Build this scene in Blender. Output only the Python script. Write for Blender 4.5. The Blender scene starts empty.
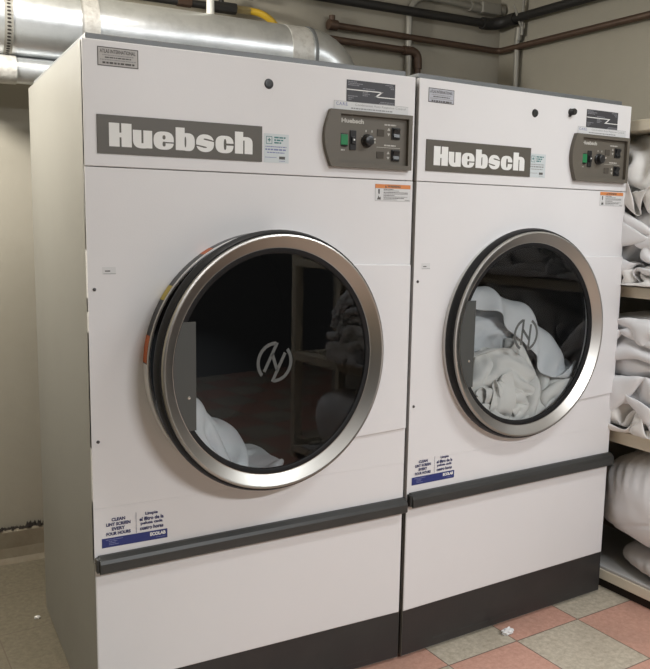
import bpy, bmesh, math, random
from math import sin, cos, pi, radians, sqrt, atan2
import numpy as np
from mathutils import Vector, Matrix, noise

scene = bpy.context.scene
COL = scene.collection
random.seed(4)

# ------------------------------------------------------------------ materials
def new_mat(name, color, rough=0.5, metal=0.0, spec=0.5, var=0.0, vscale=6.0, bump=0.0, bscale=60.0,
            var_color=None, stretch=(1, 1, 1), coat=0.0):
    m = bpy.data.materials.new(name); m.use_nodes = True
    nt = m.node_tree; b = nt.nodes['Principled BSDF']
    b.inputs['Base Color'].default_value = (*color, 1)
    b.inputs['Roughness'].default_value = rough
    b.inputs['Metallic'].default_value = metal
    b.inputs['Specular IOR Level'].default_value = spec
    if coat: b.inputs['Coat Weight'].default_value = coat
    if var or bump:
        tc = nt.nodes.new('ShaderNodeTexCoord'); mp = nt.nodes.new('ShaderNodeMapping')
        mp.inputs['Scale'].default_value = stretch
        nt.links.new(tc.outputs['Object'], mp.inputs['Vector'])
    if var:
        n = nt.nodes.new('ShaderNodeTexNoise'); n.inputs['Scale'].default_value = vscale
        n.inputs['Detail'].default_value = 6; n.inputs['Roughness'].default_value = 0.65
        nt.links.new(mp.outputs['Vector'], n.inputs['Vector'])
        mx = nt.nodes.new('ShaderNodeMix'); mx.data_type = 'RGBA'
        vc = var_color or tuple(c * 0.55 for c in color)
        mx.inputs['A'].default_value = (*color, 1); mx.inputs['B'].default_value = (*vc, 1)
        rp = nt.nodes.new('ShaderNodeMapRange')
        rp.inputs['From Min'].default_value = 0.45; rp.inputs['From Max'].default_value = 0.8
        rp.inputs['To Max'].default_value = var
        nt.links.new(n.outputs['Fac'], rp.inputs['Value']); nt.links.new(rp.outputs['Result'], mx.inputs['Factor'])
        nt.links.new(mx.outputs['Result'], b.inputs['Base Color'])
    if bump:
        n2 = nt.nodes.new('ShaderNodeTexNoise'); n2.inputs['Scale'].default_value = bscale
        n2.inputs['Detail'].default_value = 4
        nt.links.new(mp.outputs['Vector'], n2.inputs['Vector'])
        bp = nt.nodes.new('ShaderNodeBump'); bp.inputs['Strength'].default_value = bump
        bp.inputs['Distance'].default_value = 0.01
        nt.links.new(n2.outputs['Fac'], bp.inputs['Height']); nt.links.new(bp.outputs['Normal'], b.inputs['Normal'])
    return m

M = {}
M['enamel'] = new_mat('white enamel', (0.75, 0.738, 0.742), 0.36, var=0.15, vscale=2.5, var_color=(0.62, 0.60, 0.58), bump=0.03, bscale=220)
M['enamel_shaded'] = new_mat('white enamel darkened as shade', (0.205, 0.200, 0.182), 0.45, var=0.5, vscale=2.0, var_color=(0.165, 0.158, 0.138), bump=0.03, bscale=200)  # same white paint as the fronts, darkened to carry the side's shade
M['edge'] = new_mat('panel edge', (0.42, 0.41, 0.40), 0.5)
M['taupe'] = new_mat('taupe plastic', (0.120, 0.106, 0.085), 0.5, bump=0.03, bscale=300)
M['logo_plate'] = new_mat('taupe nameplate', (0.098, 0.088, 0.072), 0.45)
M['letter'] = new_mat('letter white', (0.80, 0.80, 0.78), 0.5)
M['print_pale'] = new_mat('pale print', (0.48, 0.46, 0.42), 0.6)
M['handle'] = new_mat('charcoal rail', (0.034, 0.035, 0.034), 0.42, var=0.25, vscale=30, var_color=(0.085, 0.085, 0.08), stretch=(.2, 1, 1))
M['kick'] = new_mat('charcoal kick', (0.027, 0.025, 0.025), 0.45, var=0.35, vscale=10, var_color=(0.05, 0.045, 0.043))
M['steel'] = new_mat('brushed steel', (0.40, 0.385, 0.36), 0.31, metal=1.0)
nt = M['steel'].node_tree; tg = nt.nodes.new('ShaderNodeTangent'); tg.direction_type = 'RADIAL'; tg.axis = 'Y'
nt.links.new(tg.outputs[0], nt.nodes['Principled BSDF'].inputs['Tangent']); nt.nodes['Principled BSDF'].inputs['Anisotropic'].default_value = 0.75
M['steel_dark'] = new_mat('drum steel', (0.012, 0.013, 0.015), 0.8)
M['rubber'] = new_mat('black rubber', (0.007, 0.007, 0.008), 0.5, spec=.3)
M['black'] = new_mat('black plastic', (0.016, 0.016, 0.017), 0.35)
M['black_label'] = new_mat('black label', (0.045, 0.045, 0.052), 0.5)
M['grey_print'] = new_mat('grey print', (0.22, 0.22, 0.24), 0.6)
M['dark_print'] = new_mat('dark print', (0.10, 0.095, 0.09), 0.6)
M['mid_print'] = new_mat('mid print', (0.30, 0.30, 0.30), 0.6)
M['green'] = new_mat('green button', (0.02, 0.20, 0.075), 0.35)
M['display'] = new_mat('display window', (0.075, 0.066, 0.055), 0.25)
M['sticker'] = new_mat('white sticker', (0.66, 0.66, 0.66), 0.5)
M['sticker_cool'] = new_mat('cool sticker', (0.60, 0.645, 0.66), 0.5)
M['sticker_silver'] = new_mat('silver sticker', (0.46, 0.47, 0.52), 0.35)
M['label_grey'] = new_mat('greyish label', (0.50, 0.485, 0.47), 0.5)
M['teal'] = new_mat('teal print', (0.06, 0.20, 0.20), 0.6)
M['orange'] = new_mat('warning orange', (0.66, 0.235, 0.07), 0.5)
M['navy'] = new_mat('navy band', (0.022, 0.035, 0.17), 0.45)
M['navy_text'] = new_mat('navy print', (0.04, 0.045, 0.13), 0.5)
M['navy_pale'] = new_mat('pale navy print', (0.20, 0.22, 0.40), 0.5)
M['tape_orange'] = new_mat('orange tape', (0.52, 0.12, 0.03), 0.5)
M['tape_yellow'] = new_mat('yellow tape', (0.50, 0.38, 0.05), 0.5)
M['emblem_grey'] = new_mat('emblem grey', (0.085, 0.09, 0.088), 0.5)
M['handle_plate'] = new_mat('grey latch plate', (0.060, 0.063, 0.060), 0.45)
M['screw'] = new_mat('screw', (0.10, 0.10, 0.10), 0.4, metal=0.6)
M['chrome'] = new_mat('bright screw', (0.75, 0.75, 0.73), 0.25, metal=1.0)
M['galv'] = new_mat('galvanised steel', (0.74, 0.76, 0.77), 0.33, metal=0.8, var=0.6, vscale=9, var_color=(0.38, 0.40, 0.41), bump=0.05, bscale=40)
M['galv_dull'] = new_mat('dull galvanised', (0.17, 0.178, 0.182), 0.5, metal=0.4, var=0.3, vscale=8)
M['foil'] = new_mat('duct tape', (0.58, 0.57, 0.54), 0.5, metal=0.3, var=0.8, vscale=40, var_color=(0.33, 0.30, 0.27), bump=0.2, bscale=60)
M['conduit'] = new_mat('conduit', (0.30, 0.29, 0.26), 0.45, metal=0.3)
M['white_pipe'] = new_mat('white rod', (0.78, 0.77, 0.73), 0.5)
M['iron'] = new_mat('black iron pipe', (0.016, 0.015, 0.0145), 0.55)
M['copper'] = new_mat('old copper pipe', (0.085, 0.052, 0.036), 0.5, metal=0.3, var=0.5, vscale=14)
M['brass'] = new_mat('brass fitting', (0.42, 0.34, 0.18), 0.4, metal=0.7)
M['yellow'] = new_mat('yellow hose', (0.62, 0.40, 0.03), 0.45)
M['wood'] = new_mat('painted shelf wood', (0.74, 0.68, 0.55), 0.6, var=0.35, vscale=7, var_color=(0.52, 0.44, 0.32), stretch=(4, .6, 4))
M['mat'] = new_mat('grey liner', (0.50, 0.50, 0.49), 0.7)
M['card'] = new_mat('brown cardboard', (0.30, 0.17, 0.07), 0.8)
M['grime'] = new_mat('grime', (0.022, 0.017, 0.014), 0.9)  # also the near-black of the painted shadow under the shelf
M['paper'] = new_mat('paper crumb', (0.75, 0.75, 0.75), 0.7)
M['light'] = None

def cloth_mat(name, col, weave=300, strength=0.06):
    m = new_mat(name, col, 0.9, spec=0.15, var=0.10, vscale=5, var_color=tuple(c*0.86 for c in col), bump=strength, bscale=weave)
    m.node_tree.nodes['Principled BSDF'].inputs['Sheen Weight'].default_value = 0.15
    return m
M['towel'] = cloth_mat('white terry', (0.86, 0.85, 0.82))
M['towel_cool'] = cloth_mat('white terry cool', (0.82, 0.84, 0.86))
M['linen'] = cloth_mat('white linen', (0.86, 0.865, 0.885))
M['linen_warm'] = cloth_mat('white linen warm', (0.85, 0.835, 0.81))
M['pillow'] = cloth_mat('pillow ticking', (0.80, 0.795, 0.81))
M['pillow_grey'] = cloth_mat('greyish pillow', (0.58, 0.56, 0.545))

# window glass: see-through with a real Fresnel reflection
def glass_mat():
    m = bpy.data.materials.new('door glass'); m.use_nodes = True; nt = m.node_tree
    nt.nodes.clear()
    o = nt.nodes.new('ShaderNodeOutputMaterial'); mix = nt.nodes.new('ShaderNodeMixShader')
    tr = nt.nodes.new('ShaderNodeBsdfTransparent'); tr.inputs['Color'].default_value = (0.90, 0.92, 0.92, 1)
    gl = nt.nodes.new('ShaderNodeBsdfGlossy'); gl.inputs['Roughness'].default_value = 0.0
    fr = nt.nodes.new('ShaderNodeFresnel'); fr.inputs['IOR'].default_value = 1.45
    nt.links.new(fr.outputs[0], mix.inputs[0]); nt.links.new(tr.outputs[0], mix.inputs[1]); nt.links.new(gl.outputs[0], mix.inputs[2])
    nt.links.new(mix.outputs[0], o.inputs[0])
    return m
M['glass'] = glass_mat()

# ------------------------------------------------------------------ mesh builder
class MB:
    def __init__(s): s.v = []; s.f = []; s.m = []
    def add(s, vs, fs, m=0):
        o = len(s.v); s.v += [tuple(v) for v in vs]
        for f in fs: s.f.append(tuple(i + o for i in f)); s.m.append(m)
    def box(s, x0, x1, y0, y1, z0, z1, m=0):
        vs = [(x, y, z) for x in (x0, x1) for y in (y0, y1) for z in (z0, z1)]
        s.add(vs, [(0, 1, 3, 2), (4, 6, 7, 5), (0, 4, 5, 1), (2, 3, 7, 6), (0, 2, 6, 4), (1, 5, 7, 3)], m)
    def prism(s, poly, y0, y1, m=0):            # polygon in x,z extruded along y
        n = len(poly)
        vs = [(x, y0, z) for x, z in poly] + [(x, y1, z) for x, z in poly]
        fs = [tuple(range(n)), tuple(range(2*n - 1, n - 1, -1))]
        fs += [(i, i + n, (i + 1) % n + n, (i + 1) % n) for i in range(n)]
        s.add(vs, fs, m)
    def prism_x(s, poly, x0, x1, m=0):          # polygon in y,z extruded along x
        n = len(poly)
        vs = [(x0, y, z) for y, z in poly] + [(x1, y, z) for y, z in poly]
        fs = [tuple(range(n)), tuple(range(2*n - 1, n - 1, -1))]
        fs += [(i, i + n, (i + 1) % n + n, (i + 1) % n) for i in range(n)]
        s.add(vs, fs, m)
    def lathe(s, prof, cx, cz, seg=96, m=0, closed=False, a0=0, a1=2*pi):   # profile (r,y) about the y axis
        full = abs(a1 - a0 - 2*pi) < 1e-6
        na = seg if full else seg + 1; k = len(prof)
        vs = []
        for i in range(na):
            a = a0 + (a1 - a0)*i/seg
            vs += [(cx + r*cos(a), y, cz + r*sin(a)) for r, y in prof]
        fs = []
        for i in range(seg):
            j = (i + 1) % na
            for p in range(k if closed else k - 1):
                q = (p + 1) % k
                fs.append((i*k + p, i*k + q, j*k + q, j*k + p))
        s.add(vs, fs, m)
    def disc(s, cx, cz, r, y, seg=64, m=0):
        s.add([(cx + r*cos(2*pi*i/seg), y, cz + r*sin(2*pi*i/seg)) for i in range(seg)], [tuple(range(seg))], m)
    def tube(s, pts, r, seg=14, m=0, caps=True):
        pts = [Vector(p) for p in pts]; n = len(pts)
        rr = r if isinstance(r, (list, tuple)) else [r]*n
        up = Vector((0, 0, 1)); rings = []
        prev = None
        for i, p in enumerate(pts):
            t = (pts[min(i + 1, n - 1)] - pts[max(i - 1, 0)]).normalized()
            if prev is None:
                a = t.cross(up if abs(t.z) < .9 else Vector((1, 0, 0))).normalized()
            else:
                a = (prev - t*prev.dot(t)).normalized()
            prev = a; b = t.cross(a)
            rings.append([p + (a*cos(2*pi*k/seg) + b*sin(2*pi*k/seg))*rr[i] for k in range(seg)])
        vs = [v for R_ in rings for v in R_]
        fs = [(i*seg + k, i*seg + (k + 1) % seg, (i + 1)*seg + (k + 1) % seg, (i + 1)*seg + k) for i in range(n - 1) for k in range(seg)]
        if caps: fs += [tuple(range(seg - 1, -1, -1)), tuple((n - 1)*seg + k for k in range(seg))]
        s.add(vs, fs, m)
    def text(s, body, x0, x1, z0, z1, y, m=0, bold=0.0):   # lettering fitted to a rectangle of an x,z plane
        cu = bpy.data.curves.new('t', 'FONT'); cu.body = body; cu.size = 1.0; cu.offset = bold; cu.resolution_u = 3
        ob = bpy.data.objects.new('t', cu); COL.objects.link(ob)
        dg = bpy.context.evaluated_depsgraph_get(); dg.update()
        me = bpy.data.meshes.new_from_object(ob.evaluated_get(dg))
        vs = [v.co.copy() for v in me.vertices]; fs = [tuple(p.vertices) for p in me.polygons]
        bpy.data.objects.remove(ob); bpy.data.curves.remove(cu); bpy.data.meshes.remove(me)
        ax = min(v.x for v in vs); bx = max(v.x for v in vs); az = min(v.y for v in vs); bz = max(v.y for v in vs)
        kx = (x1 - x0)/(bx - ax); kz = (z1 - z0)/(bz - az)
        s.add([(x0 + (v.x - ax)*kx, y, z0 + (v.y - az)*kz) for v in vs], fs, m)
    def rect(s, x0, x1, z0, z1, y, m=0):
        s.add([(x0, y, z0), (x1, y, z0), (x1, y, z1), (x0, y, z1)], [(0, 1, 2, 3)], m)
    def dashes(s, x0, x1, zc, h, y, m=0, seed=0):           # a printed line too small to read
        r = random.Random(seed); x = x0
        while x < x1 - h*.5:
            w = min(x1 - x, h*r.uniform(1.0, 3.6)); s.rect(x, x + w, zc - h/2, zc + h/2, y, m); x += w + h*.45
    def build(s, name, mats, parent=None, smooth=False, bevel=0, loc=None, rotz=0, sharp=38, recalc=True):
        me = bpy.data.meshes.new(name); me.from_pydata(s.v, [], s.f)
        mats = mats if isinstance(mats, (list, tuple)) else [mats]
        for m in mats: me.materials.append(M[m])
        me.polygons.foreach_set('material_index', s.m)
        if recalc: bm = bmesh.new(); bm.from_mesh(me); bmesh.ops.recalc_face_normals(bm, faces=bm.faces); bm.to_mesh(me); bm.free()
        if smooth: me.shade_smooth() if hasattr(me, 'shade_smooth') else None
        o = bpy.data.objects.new(name, me); COL.objects.link(o)
        if smooth:
            try: me.set_sharp_from_angle(angle=radians(sharp))
            except Exception: pass
        if bevel:
            b = o.modifiers.new('bevel', 'BEVEL'); b.width = bevel; b.segments = 2; b.limit_method = 'ANGLE'; b.angle_limit = radians(40)
        if parent: o.parent = parent
        if loc: o.location = loc
        o.rotation_euler.z = rotz
        return o

def tag(o, label=None, cat=None, group=None, kind=None):
    if label: o['label'] = label
    if cat: o['category'] = cat
    if group: o['group'] = group
    if kind: o['kind'] = kind
    return o
def empty(name, loc, rotz, label, cat, group=None):
    o = bpy.data.objects.new(name, None); COL.objects.link(o); o.empty_display_size = .1
    o.location = loc; o.rotation_euler.z = rotz
    return tag(o, label, cat, group)

# ------------------------------------------------------------------ camera
CX, CY, CZ, YAW, PIT, ROLL, F = -0.415, -2.0273, 1.4209, .4926, -.1406, .0165, 797.1
fw = Vector((sin(YAW)*cos(PIT), cos(YAW)*cos(PIT), sin(PIT)))
r0 = Vector((cos(YAW), -sin(YAW), 0)); u0 = r0.cross(fw)
RR = r0*cos(ROLL) + u0*sin(ROLL); UU = u0*cos(ROLL) - r0*sin(ROLL)
cam = bpy.data.cameras.new('camera'); co = bpy.data.objects.new('camera', cam); COL.objects.link(co)
mw = Matrix((RR, UU, -fw)).transposed().to_4x4(); mw.translation = Vector((CX, CY, CZ)); co.matrix_world = mw
cam.sensor_fit = 'HORIZONTAL'; cam.sensor_width = 36; cam.lens = 36*F/650; cam.clip_start = .02
scene.camera = co

# ------------------------------------------------------------------ the setting
RZ = .0624
BY = 1.38                                   # back wall
def wall_mat(name, c1, c2, grain=1.0):
    m = new_mat(name, c1, 0.75, var=0.5, vscale=1.8, var_color=c2, bump=0.12, bscale=25)
    return m
M['wall'] = wall_mat('painted block wall', (0.37, 0.345, 0.29), (0.30, 0.275, 0.22))
M['wall_r'] = wall_mat('painted side wall', (0.33, 0.31, 0.26), (0.28, 0.26, 0.21))
M['ceil'] = wall_mat('ceiling paint', (0.50, 0.47, 0.40), (0.44, 0.41, 0.34))
M['base'] = new_mat('grimy cove base', (0.25, 0.22, 0.165), 0.7, var=0.8, vscale=7, var_color=(0.17, 0.12, 0.075), bump=.1, bscale=30)

def floor_mat():
    m = bpy.data.materials.new('vinyl floor tiles'); m.use_nodes = True; nt = m.node_tree; N = nt.nodes; L = nt.links
    b = N['Principled BSDF']; b.inputs['Roughness'].default_value = 0.42
    tc = N.new('ShaderNodeTexCoord')
    mp = N.new('ShaderNodeMapping'); mp.vector_type = 'POINT'
    s = 1/.305
    L.new(tc.outputs['Object'], mp.inputs['Vector'])      # the floor object itself is rotated and placed on the tile grid
    mp.inputs['Scale'].default_value = (s, s, s)
    ch = N.new('ShaderNodeTexChecker'); ch.inputs['Scale'].default_value = 1.0
    off = N.new('ShaderNodeVectorMath'); off.operation = 'ADD'; off.inputs[1].default_value = (0, 0, .37)
    L.new(mp.outputs['Vector'], off.inputs[0])
    L.new(off.outputs[0], ch.inputs['Vector'])
    ch.inputs['Color1'].default_value = (0, 0, 0, 1); ch.inputs['Color2'].default_value = (1, 1, 1, 1)
    sx = N.new('ShaderNodeSeparateXYZ'); L.new(mp.outputs['Vector'], sx.inputs[0])
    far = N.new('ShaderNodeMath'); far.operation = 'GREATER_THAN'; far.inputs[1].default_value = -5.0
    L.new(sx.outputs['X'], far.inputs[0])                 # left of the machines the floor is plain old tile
    pk = N.new('ShaderNodeMath'); pk.operation = 'MULTIPLY'; L.new(ch.outputs['Fac'], pk.inputs[0]); L.new(far.outputs[0], pk.inputs[1])
    # speckle
    n1 = N.new('ShaderNodeTexNoise'); n1.inputs['Scale'].default_value = 55; n1.inputs['Detail'].default_value = 8; n1.inputs['Roughness'].default_value = .75
    n2 = N.new('ShaderNodeTexNoise'); n2.inputs['Scale'].default_value = 3.0; n2.inputs['Detail'].default_value = 5
    L.new(tc.outputs['Object'], n1.inputs['Vector']); L.new(tc.outputs['Object'], n2.inputs['Vector'])
    def ramp(src, lo, hi, c0, c1):
        r = N.new('ShaderNodeValToRGB'); r.color_ramp.elements[0].position = lo; r.color_ramp.elements[1].position = hi
        r.color_ramp.elements[0].color = (*c0, 1); r.color_ramp.elements[1].color = (*c1, 1); L.new(src, r.inputs[0]); return r.outputs[0]
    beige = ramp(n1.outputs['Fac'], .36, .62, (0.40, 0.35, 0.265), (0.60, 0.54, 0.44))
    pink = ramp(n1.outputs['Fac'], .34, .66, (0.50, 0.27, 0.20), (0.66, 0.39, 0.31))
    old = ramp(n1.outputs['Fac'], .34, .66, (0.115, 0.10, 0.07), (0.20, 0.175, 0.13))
    def mix(f, a, c):
        x = N.new('ShaderNodeMix'); x.data_type = 'RGBA'
        if isinstance(f, float): x.inputs['Factor'].default_value = f
        else: L.new(f, x.inputs['Factor'])
        for k, q in (('A', a), ('B', c)):
            if isinstance(q, tuple): x.inputs[k].default_value = (*q, 1)
            else: L.new(q, x.inputs[k])
        return x.outputs['Result']
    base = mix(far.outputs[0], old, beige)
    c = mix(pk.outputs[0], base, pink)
    dirt = N.new('ShaderNodeMapRange'); dirt.inputs['From Min'].default_value = .5; dirt.inputs['From Max'].default_value = .75; dirt.inputs['To Max'].default_value = .38
    L.new(n2.outputs['Fac'], dirt.inputs['Value'])
    c = mix(dirt.outputs['Result'], c, (0.22, 0.17, 0.12))
    # joints
    def joint(sock):
        fr = N.new('ShaderNodeMath'); fr.operation = 'FRACT'; L.new(sock, fr.inputs[0])
        pp = N.new('ShaderNodeMath'); pp.operation = 'PINGPONG'; pp.inputs[1].default_value = .5; L.new(fr.outputs[0], pp.inputs[0])
        lt = N.new('ShaderNodeMath'); lt.operation = 'LESS_THAN'; lt.inputs[1].default_value = .0065; L.new(pp.outputs[0], lt.inputs[0]); return lt.outputs[0]
    mxm = N.new('ShaderNodeMath'); mxm.operation = 'MAXIMUM'; L.new(joint(sx.outputs['X']), mxm.inputs[0]); L.new(joint(sx.outputs['Y']), mxm.inputs[1])
    jj = N.new('ShaderNodeMath'); jj.operation = 'MULTIPLY'; jj.inputs[1].default_value = .85; L.new(mxm.outputs[0], jj.inputs[0])
    c = mix(jj.outputs[0], c, (0.11, 0.085, 0.065))
    L.new(c, b.inputs['Base Color'])
    bp = N.new('ShaderNodeBump'); bp.inputs['Strength'].default_value = .05; L.new(n1.outputs['Fac'], bp.inputs['Height']); L.new(bp.outputs['Normal'], b.inputs['Normal'])
    return m
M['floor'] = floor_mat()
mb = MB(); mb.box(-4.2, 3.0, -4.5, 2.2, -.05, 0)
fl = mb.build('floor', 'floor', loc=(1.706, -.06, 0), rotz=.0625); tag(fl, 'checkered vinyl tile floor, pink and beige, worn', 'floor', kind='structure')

mb = MB(); mb.box(-2.3, 2.46, BY, BY + .12, 0, 2.78)
tag(mb.build('wall_back', 'wall'), 'beige painted wall behind the dryers', 'wall', kind='structure')
mb = MB(); mb.box(0, .12, -3.68, 0.12, 0, 2.78)
tag(mb.build('wall_right', 'wall_r', loc=(2.42, BY, 0), rotz=RZ), 'beige painted wall behind the linen shelves', 'wall', kind='structure')
mb = MB(); mb.box(-2.3, 3.0, -4.0, BY + .12, 2.78, 2.86)
tag(mb.build('ceiling', 'ceil'), 'plain painted ceiling above the pipes', 'ceiling', kind='structure')
mb = MB(); mb.box(-2.42, -2.3, -4.0, BY + .12, 0, 2.78)
tag(mb.build('wall_left', 'wall'), 'beige painted wall left of the dryers', 'wall', kind='structure')
mb = MB(); mb.prism_x([(BY, 0), (BY - .05, 0), (BY - .034, .02), (BY - .026, .06), (BY - .026, .128), (BY - .02, .137), (BY, .137)], -2.3, 2.4)
tag(mb.build('baseboard_back', 'base'), 'grimy cream cove base along the back wall', 'baseboard', kind='structure')
# dark lint and grime lying on the ledge
mb = MB(); rg = random.Random(3)
for i in range(150):
    x = -.16 + .36*rg.random(); h = .004 + (.022 if .0 < x < .1 else .007)*rg.random(); y = BY - .004 - .018*rg.random()
    w = .004 + .012*rg.random(); z = .1365
    vs = [(x + w*cos(k*pi/3 + i)*rg.uniform(.5, 1), min(BY - .001, y + .5*w*sin(k*pi/3 + i)), z) for k in range(6)] + [(x + w*.3*rg.uniform(-1, 1), y, z + h)]
    mb.add(vs, [(k, (k + 1) % 6, 6) for k in range(6)] + [tuple(range(5, -1, -1))])
o = mb.build('lint_grime', 'grime'); tag(o, 'dark lint and grime along the wall base ledge', 'lint', kind='stuff')

# ------------------------------------------------------------------ heavy lettering of the nameplate: solid shapes, narrow counters cut back to the plate colour
def heavy_letters(mb, y, m, bg):
    zb, zx, zc = 1.5965, 1.6400, 1.6535
    lay = [y]
    def poly(pts, mm): lay[0] -= .00002; mb.add([(x, lay[0], z) for x, z in pts], [tuple(range(len(pts)))], mm)
    def R(x0, x1, z0, z1, mm=m): poly([(x0, z0), (x1, z0), (x1, z1), (x0, z1)], mm)
    def O(x0, x1, z0, z1, mm=m, e=2.7, a0=0, a1=360):       # rounded bowl
        cx, cz, rx, rz = (x0 + x1)/2, (z0 + z1)/2, (x1 - x0)/2, (z1 - z0)/2; pts = []
        n = 36
        for i in range(n + (a1 - a0 < 360)):
            t = radians(a0 + (a1 - a0)*i/n); c, q = cos(t), sin(t)
            pts.append((cx + rx*math.copysign(abs(c)**(2/e), c), cz + rz*math.copysign(abs(q)**(2/e), q)))
        poly(pts, mm)
    h = zx - zb; H_ = zc - zb
    # H
    R(.0595, .1155, zb, zc); R(.0853, .0900, zc - .40*H_, zc + .0005, bg); R(.0853, .0900, zb - .0005, zb + .40*H_, bg)
    # u
    R(.1185, .1675, zb + .45*h, zx); O(.1185, .1675, zb - .001, zx); R(.1460, .1675, zb, zb + .5*h); R(.1400, .1450, zb + .27*h, zx + .0005, bg)
    # e
    O(.1710, .2235, zb - .001, zx + .0005); O(.1940, .2020, zb + .56*h, zb + .80*h, bg); O(.1940, .2020, zb + .16*h, zb + .44*h, bg); R(.1960, .2240, zb + .35*h, zb + .425*h, bg)
    # b
    R(.2285, .2525, zb, zc); O(.2400, .2795, zb - .001, zx + .0005); O(.2520, .2565, zb + .18*h, zb + .80*h, bg)
    # s
    O(.2830, .3320, zb - .001, zx + .0005, e=2.3); poly([(.3080, zb + .68*h), (.3325, zb + .59*h), (.3325, zb + .66*h), (.3120, zb + .76*h), (.3050, zb + .77*h), (.3030, zb + .71*h)], bg)
    poly([(.3080, zb + .30*h), (.2825, zb + .40*h), (.2825, zb + .33*h), (.3040, zb + .22*h), (.3110, zb + .22*h), (.3125, zb + .27*h)], bg)
    # c
    O(.3360, .3865, zb - .001, zx + .0005); O(.3590, .3665, zb + .17*h, zb + .82*h, bg); R(.3625, .3875, zb + .44*h, zb + .56*h, bg)
    # h
    R(.3905, .4140, zb, zc); O(.4010, .4410, zb + .2*h, zx + .001); R(.4180, .4410, zb, zb + .62*h); R(.4140, .4180, zb - .0005, zb + .80*h, bg)

W, H, ZS, ZK, D = .9638, 1.8475, 1.546, .168, .8664

def panel_with_hole(x0, x1, z0, z1, cx, cz, r, y0, y1, n=96):
    mb = MB()
    cs = [atan2(z - cz, x - cx) % (2*pi) for x in (x0, x1) for z in (z0, z1)]
    angs = sorted(set([2*pi*i/n for i in range(n)] + cs)); k = len(angs)
    inn, out = [], []
    for a in angs:
        c, s = cos(a), sin(a); t = 1e9
        if c > 1e-9: t = min(t, (x1 - cx)/c)
        if c < -1e-9: t = min(t, (x0 - cx)/c)
        if s > 1e-9: t = min(t, (z1 - cz)/s)
        if s < -1e-9: t = min(t, (z0 - cz)/s)
        inn.append((cx + r*c, cz + r*s)); out.append((cx + t*c, cz + t*s))
    vs = [(x, y, z) for y in (y0, y1) for L_ in (inn, out) for x, z in L_]
    fs = []
    for i in range(k):
        j = (i + 1) % k
        fs += [(i, j, k + j, k + i), (2*k + i, 3*k + i, 3*k + j, 2*k + j), (i, 2*k + i, 2*k + j, j), (k + i, k + j, 3*k + j, 3*k + i)]
    mb.add(vs, fs); return mb

def emblem(mb, cx, cz, r, y, tilt, m=0):
    ca, sa = cos(tilt), sin(tilt)
    def T(p): return (cx + r*(p[0]*ca + p[1]*sa), y, cz + r*(-p[0]*sa + p[1]*ca))
    def strip(pts, w):
        vs = []
        for i, p in enumerate(pts):
            a = pts[max(i - 1, 0)]; b = pts[min(i + 1, len(pts) - 1)]
            dx, dz = b[0] - a[0], b[1] - a[1]; L_ = sqrt(dx*dx + dz*dz); nx, nz = -dz/L_*w/2, dx/L_*w/2
            vs += [T((p[0] + nx, p[1] + nz)), T((p[0] - nx, p[1] - nz))]
        mb.add(vs, [(2*i, 2*i + 1, 2*i + 3, 2*i + 2) for i in range(len(pts) - 1)], m)
    R_ = .92
    x = .33; a = math.acos(x/R_)
    strip([(R_*cos(t), R_*sin(t)) for t in [pi - a*.97 + 2*a*.97*i/24 - (0) for i in range(25)]], .17)      # left bow
    strip([(R_*cos(t), R_*sin(t)) for t in [-a*.97 + 2*a*.97*i/24 for i in range(25)]], .17)                 # right bow
    zt = R_*sin(a)
    strip([(-x + .02, zt + .05), (-x, -zt + .22)], .17)
    strip([(x - .02, -zt - .05), (x, zt - .22)], .17)
    strip([(-x, .32), (x, -.32)], .17)

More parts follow.
